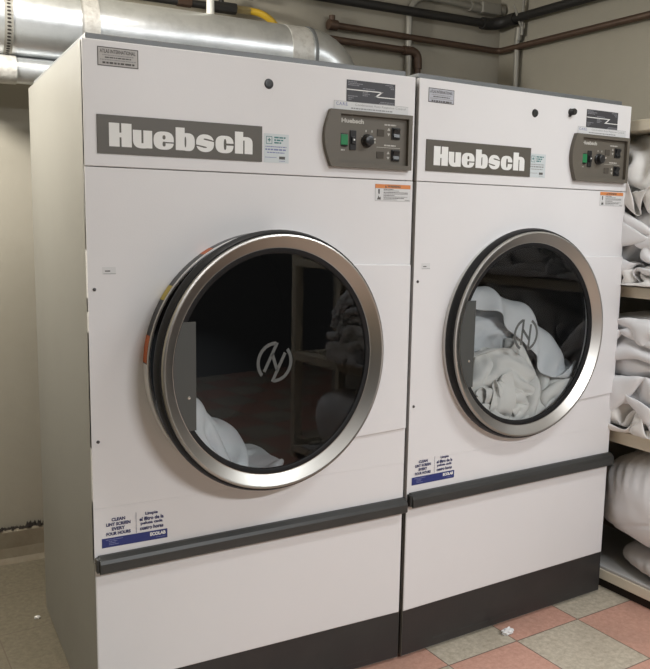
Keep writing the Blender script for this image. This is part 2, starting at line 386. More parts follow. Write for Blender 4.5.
def make_dryer(loc, rotz, label, dcx, dcz, swing, tilt, silver_label, second_lock, tape, hand_z, taper=0):
    root = empty('tumble_dryer', loc, rotz, label, 'dryer', 'commercial tumble dryers')
    P = root
    # cabinet shell, open at the front
    mb = MB(); t = .02
    def slab(z0, z1, xa, xb, ya, yb):        # plan quad between two x offsets, following the left side's taper
        k = taper/D; q = [(xa + (k*ya if xa < .5 else 0), ya), (xb + (k*ya if xb < .5 else 0), ya), (xb + (k*yb if xb < .5 else 0), yb), (xa + (k*yb if xa < .5 else 0), yb)]
        mb.add([(x, y, z) for z in (z0, z1) for x, y in q], [(0, 1, 2, 3), (7, 6, 5, 4), (0, 4, 5, 1), (1, 5, 6, 2), (2, 6, 7, 3), (3, 7, 4, 0)])
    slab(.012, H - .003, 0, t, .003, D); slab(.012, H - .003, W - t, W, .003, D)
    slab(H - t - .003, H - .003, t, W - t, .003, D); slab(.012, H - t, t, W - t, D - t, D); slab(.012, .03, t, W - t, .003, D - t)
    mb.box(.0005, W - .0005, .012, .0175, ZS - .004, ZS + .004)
    mb.build('cabinet', 'enamel_shaded', P)
    mb = MB(); slab(H - .003, H + .020, .014, W - .015, .03, D - .02)
    mb.build('top_cover', 'galv_dull', P, bevel=.003)
    # feet
    for fx in (.06 + taper, W - .06):
        for fy in (.07, D - .07):
            mb = MB(); mb.tube([(fx, fy, 0), (fx, fy, .013)], .022, 12); mb.build('foot', 'rubber', P)
    # upper and lower front panels
    mb = MB(); mb.box(0, W, 0, .018, ZS + .0012, H)
    mb.build('upper_panel', 'enamel', P, bevel=.002)
    panel_with_hole(0, W, .671, ZS - .0012, dcx, dcz, .335, 0, .018).build('front_panel', 'enamel', P)
    mb = MB(); mb.box(0, W, .0004, .018, .525, .6706)
    mb.build('front_strip', 'enamel', P)
    mb = MB(); mb.box(.001, W - .001, .0, .018, ZK + .0015, .5235)
    mb.build('lint_drawer', 'enamel', P, bevel=.003)
    mb = MB(); mb.box(.001, W - .001, .002, .02, .014, ZK)
    for _ in range(9):
        rr = random.Random(_ + int(loc[0]*10)); x = rr.uniform(.05, .8); mb.rect(x, x + rr.uniform(.03, .09), .03 + rr.random()*.012, .034 + rr.random()*.012, .0012, 1)
    mb.build('kick_plate', ['kick', 'handle'], P)
    # rail handle
    z1 = hand_z; z0 = z1 - .046
    mb = MB(); mb.prism_x([(0, z1), (-.010, z1 - .001), (-.022, z1 - .009), (-.026, z1 - .018), (-.026, z0 + .004), (-.022, z0), (-.017, z0), (-.017, z1 - .024), (0, z1 - .012)], .008, W + .003)
    mb.box(.001, .010, -.019, 0, z0 + .004, z1 - .004)
    if tape: mb.v = [(x, y, z + .014*x/W) for x, y, z in mb.v]      # the left rail hangs slightly out of level
    mb.build('rail_handle', 'handle', P, bevel=.002)
    # raised hinge panel at the right of the door
    a = math.asin(.262/.374)
    poly = [(dcx + .374*cos(a - 2*a*i/20), dcz + .374*sin(a - 2*a*i/20)) for i in range(21)]
    poly = poly + [(W - .002, dcz - .252), (W - .002, dcz + .258)]
    mb = MB(); mb.prism(poly, -.008, -.0003); mb.build('hinge_panel', 'enamel', P, bevel=.002)
    # side clips between the machines
    for cz_ in (1.243, .85):
        mb = MB(); mb.lathe([(0.0, -.004), (.003, -.0035), (.0045, -.001), (.0045, 0)], .016, cz_, 12); mb.build('screw', 'screw', P, smooth=True)
    # drum seen through the window
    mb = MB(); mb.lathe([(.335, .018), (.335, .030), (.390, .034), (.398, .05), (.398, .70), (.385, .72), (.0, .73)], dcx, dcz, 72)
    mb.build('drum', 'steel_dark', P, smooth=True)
    # collar round the door opening
    ch = .038 if tape else .026
    mb = MB(); mb.lathe([(.354, -.0003), (.354, .0015 - ch), (.3525, -ch), (.3500, -ch), (.348, .002 - ch), (.336, -.002), (.336, .018)], dcx, dcz, 96)
    col = mb.build('door_collar', 'enamel', P, smooth=True)
    if tape:
        mb = MB()
        for a0, a1, m in ((88, 178, 0), (119, 124, 1), (143, 150, 2), (166, 177.5, 1)):
            e = .0003 if m == 0 else .0007
            mb.lathe([(.354 + e, -.001), (.354 + e, .003 - ch)], dcx, dcz, 30, m, a0=radians(a0), a1=radians(a1))
        mb.build('warning_tape', ['black', 'tape_orange', 'tape_yellow'], col)
    # ---- door, origin on its hinge line
    hx = dcx + .383
    door_at = (hx - .383*cos(swing), -.0165 - .383*sin(swing), dcz)      # ring centre once swung about the hinge
    cx, cz = 0.0, 0.0
    mb = MB(); mb.lathe([(.345, -.012), (.3525, -.014), (.3535, -.028), (.3515, -.0335), (.3475, -.0350), (.3445, -.0340), (.317, -.0140), (.315, -.0140), (.315, -.010)], cx, cz, 128, closed=True)
    door = mb.build('door', 'steel', P, smooth=True, loc=door_at, rotz=swing, sharp=17)
    k = .992 if tape else .983; door.scale = (k, 1, k)
    mb = MB(); mb.lathe([(.335, -.0115), (.3525, -.0115), (.3538, -.0265), (.3570, -.0265), (.3600, -.022), (.364, -.008), (.3635, -.001), (.361, .003), (.357, .002), (.3555, -.006), (.335, -.008)], cx, cz, 96, closed=True)
    mb.build('door_gasket', 'rubber', door, smooth=True)
    mb = MB(); mb.lathe([(.3345, -.0095), (.3155, -.0095), (.3155, -.0136), (.306, -.0136), (.301, -.0115), (.300, -.004), (.3345, -.004)], cx, cz, 96, closed=True)
    mb.build('glass_seal', 'rubber', door, smooth=True)
    mb = MB(); mb.disc(cx, cz, .303, -.0085); mb.build('glass', 'glass', door, recalc=False)
    mb = MB(); emblem(mb, cx - .012, cz + .001, .0570, -.0091, tilt); mb.build('glass_emblem', 'emblem_grey', door)
    zt, zb_ = .128, -.158; rc = .3145
    at, ab = math.acos(-sqrt(rc*rc - zt*zt)/rc), 2*pi - math.acos(-sqrt(rc*rc - zb_*zb_)/rc)
    poly = [(cx - .252, cz + zt)] + [(cx + rc*cos(at + (ab - at)*i/14), cz + rc*sin(at + (ab - at)*i/14)) for i in range(15)] + [(cx - .252, cz + zb_)]
    mb = MB(); mb.prism(poly, -.0155, -.0138); hp = mb.build('latch_plate', 'handle_plate', door)
    mb = MB(); mb.lathe([(0, -.0178), (.003, -.0173), (.0045, -.0156)], cx - .272, cz - .070, 12); mb.build('screw', 'chrome', door, smooth=True)
    # ---- nameplate
    mb = MB(); mb.box(.031, .4695, -.003, 0, 1.5785, 1.672, 0); heavy_letters(mb, -.0034, 1, 0)
    mb.build('nameplate', ['logo_plate', 'letter'], P)
    # ---- top left supplier label
    mb = MB()
    lx, lz0, lz1 = .036, 1.787, 1.832
    m0 = 'sticker_silver' if silver_label else 'label_grey'
    if silver_label: lx = .0335; lz0, lz1 = 1.781, 1.823
    mb.rect(lx, lx + .10, lz0, lz1, -.0006, 1); mb.rect(lx + .0022, lx + .0978, lz0 + .0022, lz1 - .0022, -.0009, 0)
    mb.text('ATLAS INTERNATIONAL', lx + .006, lx + .093, lz1 - .0145, lz1 - .0055, -.0012, 1, .02)
    mb.dashes(lx + .012, lx + .088, lz1 - .019, .0022, -.0012, 2, 1); mb.dashes(lx + .018, lx + .082, lz1 - .0245, .0028, -.0012, 1, 2)
    mb.dashes(lx + .006, lx + .094, lz1 - .030, .0022, -.0012, 2, 3); mb.dashes(lx + .012, lx + .09, lz1 - .037, .0045, -.0012, 1, 4)
    mb.build('supplier_label', [m0, 'dark_print', 'mid_print'], P)
    # ---- lock hole plug
    mb = MB(); mb.lathe([(0, -.004), (.008, -.0045), (.0115, -.004), (.0135, 0)], .4895 if not silver_label else .481, 1.785, 24)
    mb.build('lock', 'black', P, smooth=True)
    if second_lock:
        mb = MB(); mb.lathe([(0, -.020), (.009, -.020), (.011, -.017), (.011, -.004), (.0125, 0)], .650, 1.802, 24)
        mb.box(.640, .646, -.006, 0, 1.786, 1.796)
        mb.build('cam_lock', 'black', P, smooth=True)
    # ---- black wiring label with white zigzag
    mb = MB(); mb.rect(.729, .892, 1.757, 1.8195, -.0006, 0)
    def zig(p, q, w): mb.add([(p[0], -.0010, p[1] - w), (q[0], -.0010, q[1] - w), (q[0], -.0010, q[1] + w), (p[0], -.0010, p[1] + w)], [(0, 1, 2, 3)], 1)
    zig((.729, 1.7930), (.8485, 1.7930), .0013); zig((.8235, 1.7790), (.892, 1.7790), .0013)
    mb.add([(.8445, -.001, 1.7943), (.8515, -.001, 1.7943), (.8285, -.001, 1.7777), (.8215, -.001, 1.7777)], [(0, 1, 2, 3)], 1)
    for i, (x0_, x1_, z_) in enumerate([(.733, .762, 1.8145), (.733, .782, 1.8100), (.733, .770, 1.8055), (.858, .886, 1.8145), (.872, .888, 1.8095), (.876, .888, 1.805), (.782, .822, 1.7985), (.782, .802, 1.7885), (.782, .806, 1.784), (.782, .80, 1.7795), (.733, .765, 1.7755), (.735, .752, 1.7705), (.735, .745, 1.766), (.842, .888, 1.7655), (.838, .888, 1.761)]):
        mb.dashes(x0_, x1_, z_, .0026, -.0010, 2, i)
    mb.build('wiring_label', ['black_label', 'letter', 'grey_print'], P)
    # ---- reversing label strip
    mb = MB(); mb.rect(.689, .9395, 1.7352, 1.7595, -.0007, 0)
    for q in ((.689, .9395, 1.7587, 1.7595), (.689, .6898, 1.7352, 1.7595)): mb.rect(*q, -.0009, 1)
    mb.text('C.A.R.E.', .696, .735, 1.7475, 1.7562, -.0010, 2, .01)
    mb.text('Combination Auto Response Control', .758, .930, 1.7475, 1.7555, -.0010, 1, .0)
    mb.dashes(.745, .885, 1.7418, .0036, -.0010, 1, 7)
    mb.build('feature_label', ['sticker', 'mid_print', 'navy_pale'], P)
    # ---- control panel
    L_ = [(.677, 1.5755)] + [(.677 - .022*sin(pi*i/12) + (-.002)*i/12, 1.5755 + .1585*i/12) for i in range(1, 12)] + [(.673, 1.734)]
    L_ = [(.677, 1.5755)] + [(.677 - .021*sin(pi*i/28) + (-.004)*i/28, 1.5755 + .1585*i/28) for i in range(1, 28)] + [(.673, 1.734)]
    mb = MB(); mb.prism(L_ + [(.947, 1.734), (.947, 1.5755)], -.004, -.0004, 0)
    mb.prism(L_ + [(.704, 1.734), (.704, 1.5755)], -.016, -.004, 0)
    mb.box(.704, .947, -.016, -.004, 1.7225, 1.734); mb.box(.704, .947, -.016, -.004, 1.5755, 1.588); mb.box(.934, .947, -.016, -.004, 1.588, 1.7225)
    y = -.0046
    mb.text('Huebsch', .712, .786, 1.700, 1.7125, y, 1, .05)
    for x, z in ((.792, 1.678), (.812, 1.678), (.823, 1.657), (.823, 1.648), (.780, 1.660)): mb.rect(x, x + .0035, z, z + .006, y, 2)
    for zz in (1.685, 1.618):
        mb.add([(.866, y, zz + .002), (.876, y, zz + .002), (.871, y, zz + .010)], [(0, 1, 2)], 1)
        mb.add([(.866, y, zz - .006), (.871, y, zz - .014), (.876, y, zz - .006)], [(0, 1, 2)], 1)
    mb.dashes(.856, .896, 1.7030, .004, y, 2, 11); mb.dashes(.856, .896, 1.6445, .004, y, 2, 12)
    mb.rect(.830, .912, 1.6375, 1.6387, y, 2); mb.dashes(.712, .724, 1.624, .004, y, 2, 13)
    cp = mb.build('control_panel', ['taupe', 'print_pale', 'print_pale'], P, bevel=.0012)
    mb = MB(); mb.box(.703, .732, -.009, -.004, 1.634, 1.670, 1); mb.box(.7065, .7295, -.014, -.009, 1.6375, 1.6665, 0)
    mb.build('start_button', ['green', 'black'], cp, bevel=.001)
    mb = MB(); mb.box(.740, .760, -.008, -.004, 1.625, 1.680, 0); mb.box(.7435, .7565, -.013, -.008, 1.642, 1.662, 0); mb.rect(.748, .753, 1.651, 1.6555, -.0135, 1)
    mb.build('rocker_switch', ['black', 'letter'], cp, bevel=.001)
    mb = MB(); mb.lathe([(.019, -.004), (.019, -.009), (.0165, -.011), (.0145, -.024), (.012, -.0255), (0, -.0255)], .797, 1.6535, 32)
    mb.prism([(.808, 1.655), (.8145, 1.656), (.8145, 1.660), (.808, 1.659)], -.0256, -.011, 1)
    mb.build('dial', ['black', 'print_pale'], cp, smooth=True)
    for z in (1.669, 1.606):
        mb = MB(); mb.box(.831, .855, -.0055, -.004, z, z + .0195); mb.build('display', 'display', cp)
        mb = MB(); zz = z - .006; mb.box(.881, .909, -.008, -.004, zz, zz + .033); mb.prism_x([(-.008, zz + .003), (-.013, zz + .005), (-.010, zz + .016), (-.016, zz + .029), (-.008, zz + .030)], .8845, .9055)
        mb.build('temperature_rocker', 'black', cp, bevel=.0008)
    # ---- service sticker beside the nameplate
    sx = .479 if not silver_label else .471
    mb = MB(); mb.rect(sx - .004, sx + .071, 1.578, 1.655, -.0006, 0)
    for q in ((sx + .003, sx + .021, 1.6465, 1.6480), (sx + .003, sx + .021, 1.6275, 1.6290), (sx + .003, sx + .0045, 1.6275, 1.648), (sx + .0195, sx + .021, 1.6275, 1.648), (sx + .008, sx + .0165, 1.637, 1.640), (sx + .011, sx + .0135, 1.6335, 1.6435)): mb.rect(*q, -.0009, 1)
    for i, (z_, w_) in enumerate(((1.6455, .034), (1.6385, .027), (1.6315, .023))): mb.dashes(sx + .027, sx + .027 + w_, z_, .0040, -.0009, 1, 20 + i)
    mb.dashes(sx + .001, sx + .064, 1.6205, .0026, -.0009, 2, 31); mb.dashes(sx + .001, sx + .062, 1.613, .0042, -.0009, 2, 32); mb.dashes(sx + .006, sx + .058, 1.605, .0026, -.0009, 2, 33)
    mb.dashes(sx + .0, sx + .034, 1.592, .0016, -.0009, 2, 34); mb.dashes(sx + .042, sx + .060, 1.5915, .0075, -.0009, 3, 35); mb.dashes(sx + .042, sx + .06, 1.583, .0014, -.0009, 2, 36)
    mb.build('service_sticker', ['sticker_cool', 'teal', 'navy_pale' if not silver_label else 'mid_print', 'dark_print'], P)
    # ---- orange warning sticker
    wx0, wz0 = (.832, 1.484) if not silver_label else (.824, 1.493)
    mb = MB(); mb.rect(wx0, wx0 + .124, wz0, wz0 + .049, -.0006, 3); mb.rect(wx0 + .0008, wx0 + .1232, wz0 + .0008, wz0 + .037, -.0008, 0); mb.rect(wx0, wx0 + .124, wz0 + .0375, wz0 + .049, -.0009, 1)
    mb.add([(wx0 + .033, -.0011, wz0 + .0395), (wx0 + .040, -.0011, wz0 + .0395), (wx0 + .0365, -.0011, wz0 + .0465)], [(0, 1, 2)], 2)
    mb.text('WARNING', wx0 + .042, wx0 + .088, wz0 + .0400, wz0 + .0466, -.0011, 2, .04)
    mb.add([(wx0 + .010, -.0011, wz0 + .0345), (wx0 + .016, -.0011, wz0 + .0345), (wx0 + .0155, -.0011, wz0 + .022), (wx0 + .013, -.0011, wz0 + .019), (wx0 + .0105, -.0011, wz0 + .023)], [(0, 1, 2, 3, 4)], 2)
    mb.add([(wx0 + .006, -.0011, wz0 + .004), (wx0 + .020, -.0011, wz0 + .004), (wx0 + .0185, -.0011, wz0 + .013), (wx0 + .015, -.0011, wz0 + .010), (wx0 + .0115, -.0011, wz0 + .0165), (wx0 + .009, -.0011, wz0 + .009)], [(0, 1, 2, 3, 4, 5)], 2)
    for i, (z_, w_) in enumerate(((.0345, .034), (.0305, .055), (.0255, .086), (.0215, .086), (.0172, .04), (.0130, .084), (.0092, .072), (.0045, .048))): mb.dashes(wx0 + .029, wx0 + .029 + w_, wz0 + z_, .0022, -.0011, 3 if i % 2 else 2, 40 + i)
    mb.dashes(wx0 + .105, wx0 + .121, wz0 + .004, .0024, -.0011, 3, 60)
    mb.build('warning_sticker', ['sticker', 'orange', 'dark_print', 'mid_print'], P)
    # ---- small data tag on the left
    tx = .036 if not silver_label else .028
    mb = MB(); mb.rect(tx, tx + .034, 1.281, 1.299, -.0006, 0); mb.rect(tx + .003, tx + .034, 1.2815, 1.2828, -.0008, 2); mb.rect(tx + .007, tx + .020, 1.2875, 1.2905, -.0008, 1)
    mb.build('data_tag', ['sticker', 'dark_print', 'mid_print'], P)
    # ---- lint screen sticker
    lx0, lz = (.0195, .562) if not silver_label else (.018, .5915)
    wS = .176
    mb = MB(); mb.rect(lx0, lx0 + wS, lz, lz + .0255, -.0002, 0)
    yv = -.0006
    for i, (tx_, w_) in enumerate((('CLEAN', .036), ('LINT SCREEN', .064), ('EVERY', .035), ('FOUR HOURS', .064))):
        c_ = lx0 + .044; zt_ = lz + .0790 - i*.0128; mb.text(tx_, c_ - w_/2, c_ + w_/2, zt_ - .0092, zt_, yv, 1, .045)
    for i, (tx_, w_) in enumerate((('Limpie', .034), ('el filtro de la', .066), ('pelusa cada', .060), ('cuatro horas', .064))):
        c_ = lx0 + .133; zt_ = lz + .0815 - i*.0128; mb.text(tx_, c_ - w_/2, c_ + w_/2, zt_ - .0108, zt_, yv, 1, .04)
    mb.rect(lx0 + .0905, lx0 + .0914, lz + .027, lz + .084, yv, 1)
    mb.text('ECOLAB', lx0 + .128, lx0 + .171, lz + .0115, lz + .0215, yv, 2, .06)
    for i, w_ in enumerate((.045, .03, .026, .034)): mb.dashes(lx0 + .010 + (.008 if i else 0), lx0 + .010 + w_, lz + .0205 - i*.0045, .0018, yv, 3, 70 + i)
    mb.dashes(lx0 + .144, lx0 + .170, lz + .006, .0015, yv, 3, 77)
    mb.build('lint_screen_sticker', ['navy', 'navy_text', 'letter', 'navy_pale'], P, loc=(0, -.0004, 0))
    return root

dA = make_dryer((0, 0, 0), 0, 'white commercial dryer on the left, door ajar with taped collar, mostly empty drum', .490, 1.037, radians(6.3), radians(27), False, False, True, .5445)
GX = W + .0128
dB = make_dryer((GX, -.0026, 0), RZ, 'white commercial dryer on the right beside the shelves, round window full of white towels', .478, 1.0535, 0, radians(5), True, True, False, .570, .062)

# ------------------------------------------------------------------ cloth
def superell(n, e):
    k = (abs(n.x)**e + abs(n.y)**e + abs(n.z)**e)**(-1/e)
    return n*k
def cloth_blob(name, loc, rad, seed, mat, label, cat, group=None, sub=6, e=2.4, amp=.03, freq=9.0, fold=(1, .3, .2), rot=(0, 0, 0), flat=None, fine=.35, warp=.10):
    bm = bmesh.new(); bmesh.ops.create_icosphere(bm, subdivisions=sub, radius=1)
    off = Vector((seed*7.31, seed*3.17, seed*1.73)); fd = Vector(fold).normalized(); fd2 = Vector((-fold[1], fold[2], fold[0])).normalized()
    rad = Vector(rad)
    for v in bm.verts:
        n = v.co.normalized(); p = superell(n, e); p = Vector((p.x*rad.x, p.y*rad.y, p.z*rad.z))
        q = p + off
        wv = noise.noise_vector(q*3.2)*warp + noise.noise_vector(q*8)*warp*.25
        w = q + wv
        a = 1 - abs(noise.noise(Vector((w.dot(fd)*freq, w.dot(fd2)*freq*.28, w.z*freq*.28))))*2.2
        b = 1 - abs(noise.noise(Vector((w.dot(fd2)*freq*1.2 + 9, w.dot(fd)*freq*.35, w.z*freq*.5 + 4))))*2.2
        msk = .5 + .5*noise.noise(q*4 + Vector((3, 1, 2)))
        big = noise.noise(q*4.5)
        d = amp*(big*1.0 + (a*msk + b*(1 - msk))*.75) + amp*fine*(1 - abs(noise.noise(w*freq*2.6))*2)*.5
        v.co = p + Vector((n.x, n.y, n.z))*d
    zmin = min(v.co.z for v in bm.verts)
    if flat is not None:
        for v in bm.verts:
            if v.co.z < -rad.z + flat: v.co.z = -rad.z + flat + (v.co.z + rad.z - flat)*.05
    me = bpy.data.meshes.new(name); bm.to_mesh(me); bm.free(); me.shade_smooth(); me.materials.append(M[mat])
    o = bpy.data.objects.new(name, me); COL.objects.link(o); o.location = loc; o.rotation_euler = rot
    tag(o, label, cat, group); return o

# ------------------------------------------------------------------ a small position-based cloth solver (numpy)
class Settle:
    """sheets of cloth fall, gather and come to rest on simple colliders and on one another"""
    def __init__(s, R=.012, seed=1):
        s.sheets, s.cols, s.R = [], [], R; s.rng = np.random.RandomState(seed)
    def sheet(s, w, h, sp, gather, loc, rot=(0, 0, 0), amp=.03, waves=(3.0, 2.5), seed=0, start=0):
        nx, ny = int(round(w/sp)) + 1, int(round(h/sp)) + 1
        u, v = np.meshgrid(np.linspace(-.5, .5, nx), np.linspace(-.5, .5, ny), indexing='ij')
        r = np.random.RandomState(seed)
        def wob(k):
            f = np.zeros_like(u)
            for _ in range(5):
                a, b, c = r.uniform(-k, k), r.uniform(-k, k), r.uniform(0, 6.28); f = f + np.sin(a*u*6.28 + b*v*6.28 + c)
            return f/5
        g0, g1 = gather
        x = w*g0*u + .16*w*(1 - g0)*wob(1.6); y = h*g1*v + .16*h*(1 - g1)*wob(1.6)
        z = amp*(np.sin(u*6.283*waves[0] + 2.5*wob(1.2)) + np.sin(v*6.283*waves[1] + 2.5*wob(1.2)))*.7 + amp*wob(3)
        P = np.stack([x, y, z], -1)
        cx, sx, cy, sy, cz, sz = np.cos(rot[0]), np.sin(rot[0]), np.cos(rot[1]), np.sin(rot[1]), np.cos(rot[2]), np.sin(rot[2])
        Rm = np.array([[cz, -sz, 0], [sz, cz, 0], [0, 0, 1]]) @ np.array([[cy, 0, sy], [0, 1, 0], [-sy, 0, cy]]) @ np.array([[1, 0, 0], [0, cx, -sx], [0, sx, cx]])
        P = P @ Rm.T + np.array(loc)
        s.sheets.append(dict(n=(nx, ny), sp=sp, P=P, Q=P.copy(), start=start)); return len(s.sheets) - 1
    def ell(s, c, r, start=0): s.cols.append(('ell', np.array(c, float), np.array(r, float), start))
    def plane(s, p, n): s.cols.append(('plane', np.array(p, float), np.array(n, float)))
    def collide(s, P, Q, t):
        """push the points out of the colliders; Q is the previous position and takes the friction"""
        for c in s.cols:
            k = c[0]; mu = .6
            if k == 'ell' and t < c[3]: continue
            if k == 'plane':
                p, n = c[1], c[2]; d = (P - p) @ n; d = np.minimum(d - .004, 0); hit = d < 0; push = -d[:, None]*n
            elif k == 'ell':
                q = (P - c[1])/c[2]; L = np.sqrt((q*q).sum(1)) + 1e-9; g = q/c[2]; g /= np.sqrt((g*g).sum(1))[:, None] + 1e-9
                dep = (1 - L)*L/(np.sqrt(((q/c[2])**2).sum(1)) + 1e-9) + .004; hit = dep > 0; push = np.where(hit[:, None], g*np.minimum(dep, .03)[:, None], 0)
            else:   # inside of a drum lying along y, with a narrower lip in front
                cx, cz, r, lip, ylip = c[1:]; dx, dz = P[:, 0] - cx, P[:, 2] - cz; rho = np.sqrt(dx*dx + dz*dz) + 1e-9
                push = np.zeros_like(P); o = np.maximum(rho - r + .004, 0); push[:, 0] -= dx/rho*o; push[:, 2] -= dz/rho*o
                o2 = np.where(P[:, 1] < ylip + .004, rho - lip + .004, 0); back = ylip + .004 - P[:, 1]
                a = (o2 > 0) & (o2 < back); push[:, 0] -= np.where(a, dx/rho*o2, 0); push[:, 2] -= np.where(a, dz/rho*o2, 0)
                b = (o2 > 0) & ~a; push[:, 1] += np.where(b, back, 0); hit = (np.abs(push).sum(1) > 0)
            P += push; m = np.where(hit, mu, 0)[:, None]; Q += (P - Q)*m
    def pairs(s, P, gid, gi, gj):
        R = s.R; c = np.floor((P - P.min(0))/R).astype(np.int64) + 1; D = c.max(0) + 2
        if D.prod() > 6e7: return None
        key = (c[:, 0]*D[1] + c[:, 1])*D[2] + c[:, 2]; od = np.argsort(key, kind='stable'); ks = key[od]
        st = np.full(D.prod() + 1, -1, np.int32); ct = np.zeros(D.prod() + 1, np.int8)
        first = np.r_[True, ks[1:] != ks[:-1]]; fi = np.nonzero(first)[0]; st[ks[fi]] = fi; ct[ks[fi]] = np.minimum(np.diff(np.r_[fi, len(ks)]), 5)
        I, J = [], []; idx = np.arange(len(P))
        for a in (-1, 0, 1):
            for b in (-1, 0, 1):
                for e in (-1, 0, 1):
                    nk = key + (a*D[1] + b)*D[2] + e; n = ct[nk]
                    for r in range(n.max() if len(n) else 0):
                        k = np.nonzero(n > r)[0]; j = od[st[nk[k]] + r]; q = j > k
                        I.append(idx[k[q]]); J.append(j[q])
        I = np.concatenate(I); J = np.concatenate(J)
        far = (gid[I] != gid[J]) | (np.abs(gi[I] - gi[J]) + np.abs(gj[I] - gj[J]) > 2)
        return I[far], J[far]
    def run(s, steps=220, dt=1/90., iters=7, damp=.02, bend=.10, grav=9.8):
        S = s.sheets; gid = np.concatenate([np.full(q['P'].shape[0]*q['P'].shape[1], i) for i, q in enumerate(S)])
        gi = np.concatenate([np.repeat(np.arange(q['n'][0]), q['n'][1]) for q in S]); gj = np.concatenate([np.tile(np.arange(q['n'][1]), q['n'][0]) for q in S])
        off = np.cumsum([0] + [q['n'][0]*q['n'][1] for q in S])
        P = np.concatenate([q['P'].reshape(-1, 3) for q in S]); Q = P.copy()
        def dist(A, B, L, k, only_long=False, only_short=False):
            d = B - A; l = np.sqrt((d*d).sum(-1, keepdims=True)) + 1e-9; e = (l - L)/l*.5*k
            if only_short: e = np.minimum(e, 0)
            A += d*e; B -= d*e
        for t in range(steps):
            V = (P - Q)*(1 - damp); sp = np.sqrt((V*V).sum(1, keepdims=True)); V *= np.minimum(1, .035/(sp + 1e-9))
            act = np.concatenate([np.full(off[i + 1] - off[i], t >= q['start']) for i, q in enumerate(S)])[:, None]
            Q = P.copy(); P = P + np.where(act, V + np.array([0, 0, -grav*dt*dt]), 0)
            pr = s.pairs(P, gid, gi, gj)
            for it in range(iters):
                for i, q in enumerate(S):
                    if t < q['start']: continue
                    X = P[off[i]:off[i + 1]].reshape(q['n'][0], q['n'][1], 3); L = q['sp']
                    for o in (0, 1):
                        m = (X.shape[0] - o)//2*2 + o; dist(X[o:m:2], X[o + 1:m:2], L, .95)
                        m = (X.shape[1] - o)//2*2 + o; dist(X[:, o:m:2], X[:, o + 1:m:2], L, .95)
                    for o in (0, 1):
                        m = (X.shape[0] - o)//2*2 + o
                        dist(X[o:m:2, :-1], X[o + 1:m:2, 1:], L*1.4142, .25); dist(X[o:m:2, 1:], X[o + 1:m:2, :-1], L*1.4142, .25)
                    if it % 2 == 0:
                        for o in range(4):
                            a = X[o::4]; b = X[o + 2::4]; n = min(len(a), len(b)); dist(a[:n], b[:n], 2*L, bend, only_short=True)
                            a = X[:, o::4]; b = X[:, o + 2::4]; n = min(a.shape[1], b.shape[1]); dist(a[:, :n], b[:, :n], 2*L, bend, only_short=True)
                    P[off[i]:off[i + 1]] = X.reshape(-1, 3)
                if pr is not None and len(pr[0]) and it % 2 == 1:
                    I, J = pr; d = P[J] - P[I]; l = np.sqrt((d*d).sum(1)) + 1e-9; e = np.where(l < s.R, (s.R - l)*.5, 0)[:, None]*d/l[:, None]*.8
                    hit = l < s.R; n = len(P); cnt = np.bincount(I, hit, n) + np.bincount(J, hit, n) + 1e-9
                    sc_ = 1/np.maximum(1, cnt*.6)
                    for k in range(3): P[:, k] += (np.bincount(J, e[:, k], n) - np.bincount(I, e[:, k], n))*sc_
                    m = np.minimum(cnt, 1)[:, None]*.12; Q += (P - Q)*m
                s.collide(P, Q, t)
        out = []
        for i, q in enumerate(S): out.append((q['n'], P[off[i]:off[i + 1]]))
        return out

def cloth_obj(res, name, mat, M4, label, cat, group=None, thick=.005, wrinkle=.004, seed=0):
    (nx, ny), P = res
    me = bpy.data.meshes.new(name)
    me.from_pydata([tuple(p) for p in P], [], [(i*ny + j, (i + 1)*ny + j, (i + 1)*ny + j + 1, i*ny + j + 1) for i in range(nx - 1) for j in range(ny - 1)])
    me.transform(M4); me.update()
    off = Vector((seed*3.1, seed*1.7, seed*2.3))
    nr = [v.normal.copy() for v in me.vertices]
    for v, n in zip(me.vertices, nr):
        i, j = divmod(v.index, ny); q = Vector((i*.21, j*.21, 0)) + off; q2 = Vector((q.x*.7 + q.y*.7, (q.y - q.x)*.25, 1))
        d = (1 - abs(noise.noise(q2 + noise.noise_vector(q*.5)*.8))*2.4) + .5*noise.noise(q*1.7)
        v.co += n*(wrinkle*d)
    me.update()
    c = sum((v.co for v in me.vertices), Vector())/len(me.vertices)
    c.z = min(v.co.z for v in me.vertices); me.transform(Matrix.Translation(-c))
    me.materials.append(M[mat]); me.shade_smooth()
    o = bpy.data.objects.new(name, me); COL.objects.link(o); o.location = c
    b = o.modifiers.new('thickness', 'SOLIDIFY'); b.thickness = thick; b.offset = 0
    b = o.modifiers.new('smooth', 'SUBSURF'); b.levels = 1; b.render_levels = 1
    return tag(o, label, cat, group)

# ------------------------------------------------------------------ shelves on the right
SO = Vector((1.98, 0, 0)); cS, sS = cos(RZ), sin(RZ)
def S(d, y, z): return (SO.x + d*cS - y*sS, d*sS + y*cS, z)
sh = empty('linen_shelf', S(0, 0, 0), RZ, 'painted wooden shelving loaded with white linen against the right wall', 'shelf')
Y0, Y1, DP = -2.02, .95, .40
for z0, z1 in ((.04, .08), (.60, .65), (1.16, 1.20), (1.765, 1.805)):
    mb = MB(); mb.box(0, DP, Y0, Y1, z0, z1); mb.build('shelf_board', 'wood', sh, bevel=.003)
for y_ in (Y0 - .04, Y1):
    mb = MB(); mb.box(.004, .06, y_, y_ + .04, 0, 1.805); mb.box(DP - .06, DP - .004, y_, y_ + .04, 0, 1.805); mb.box(.06, DP - .06, y_ + .01, y_ + .03, 0, .10); mb.box(.06, DP - .06, y_ + .01, y_ + .03, 1.70, 1.805)
    mb.build('upright', 'wood', sh, bevel=.002)
mb = MB(); mb.box(.02, DP, Y0 + .02, Y1 - .02, .0, .04); mb.build('under_shelf_shade', 'grime', sh)  # near-black block painting in the shadow beneath the lowest board

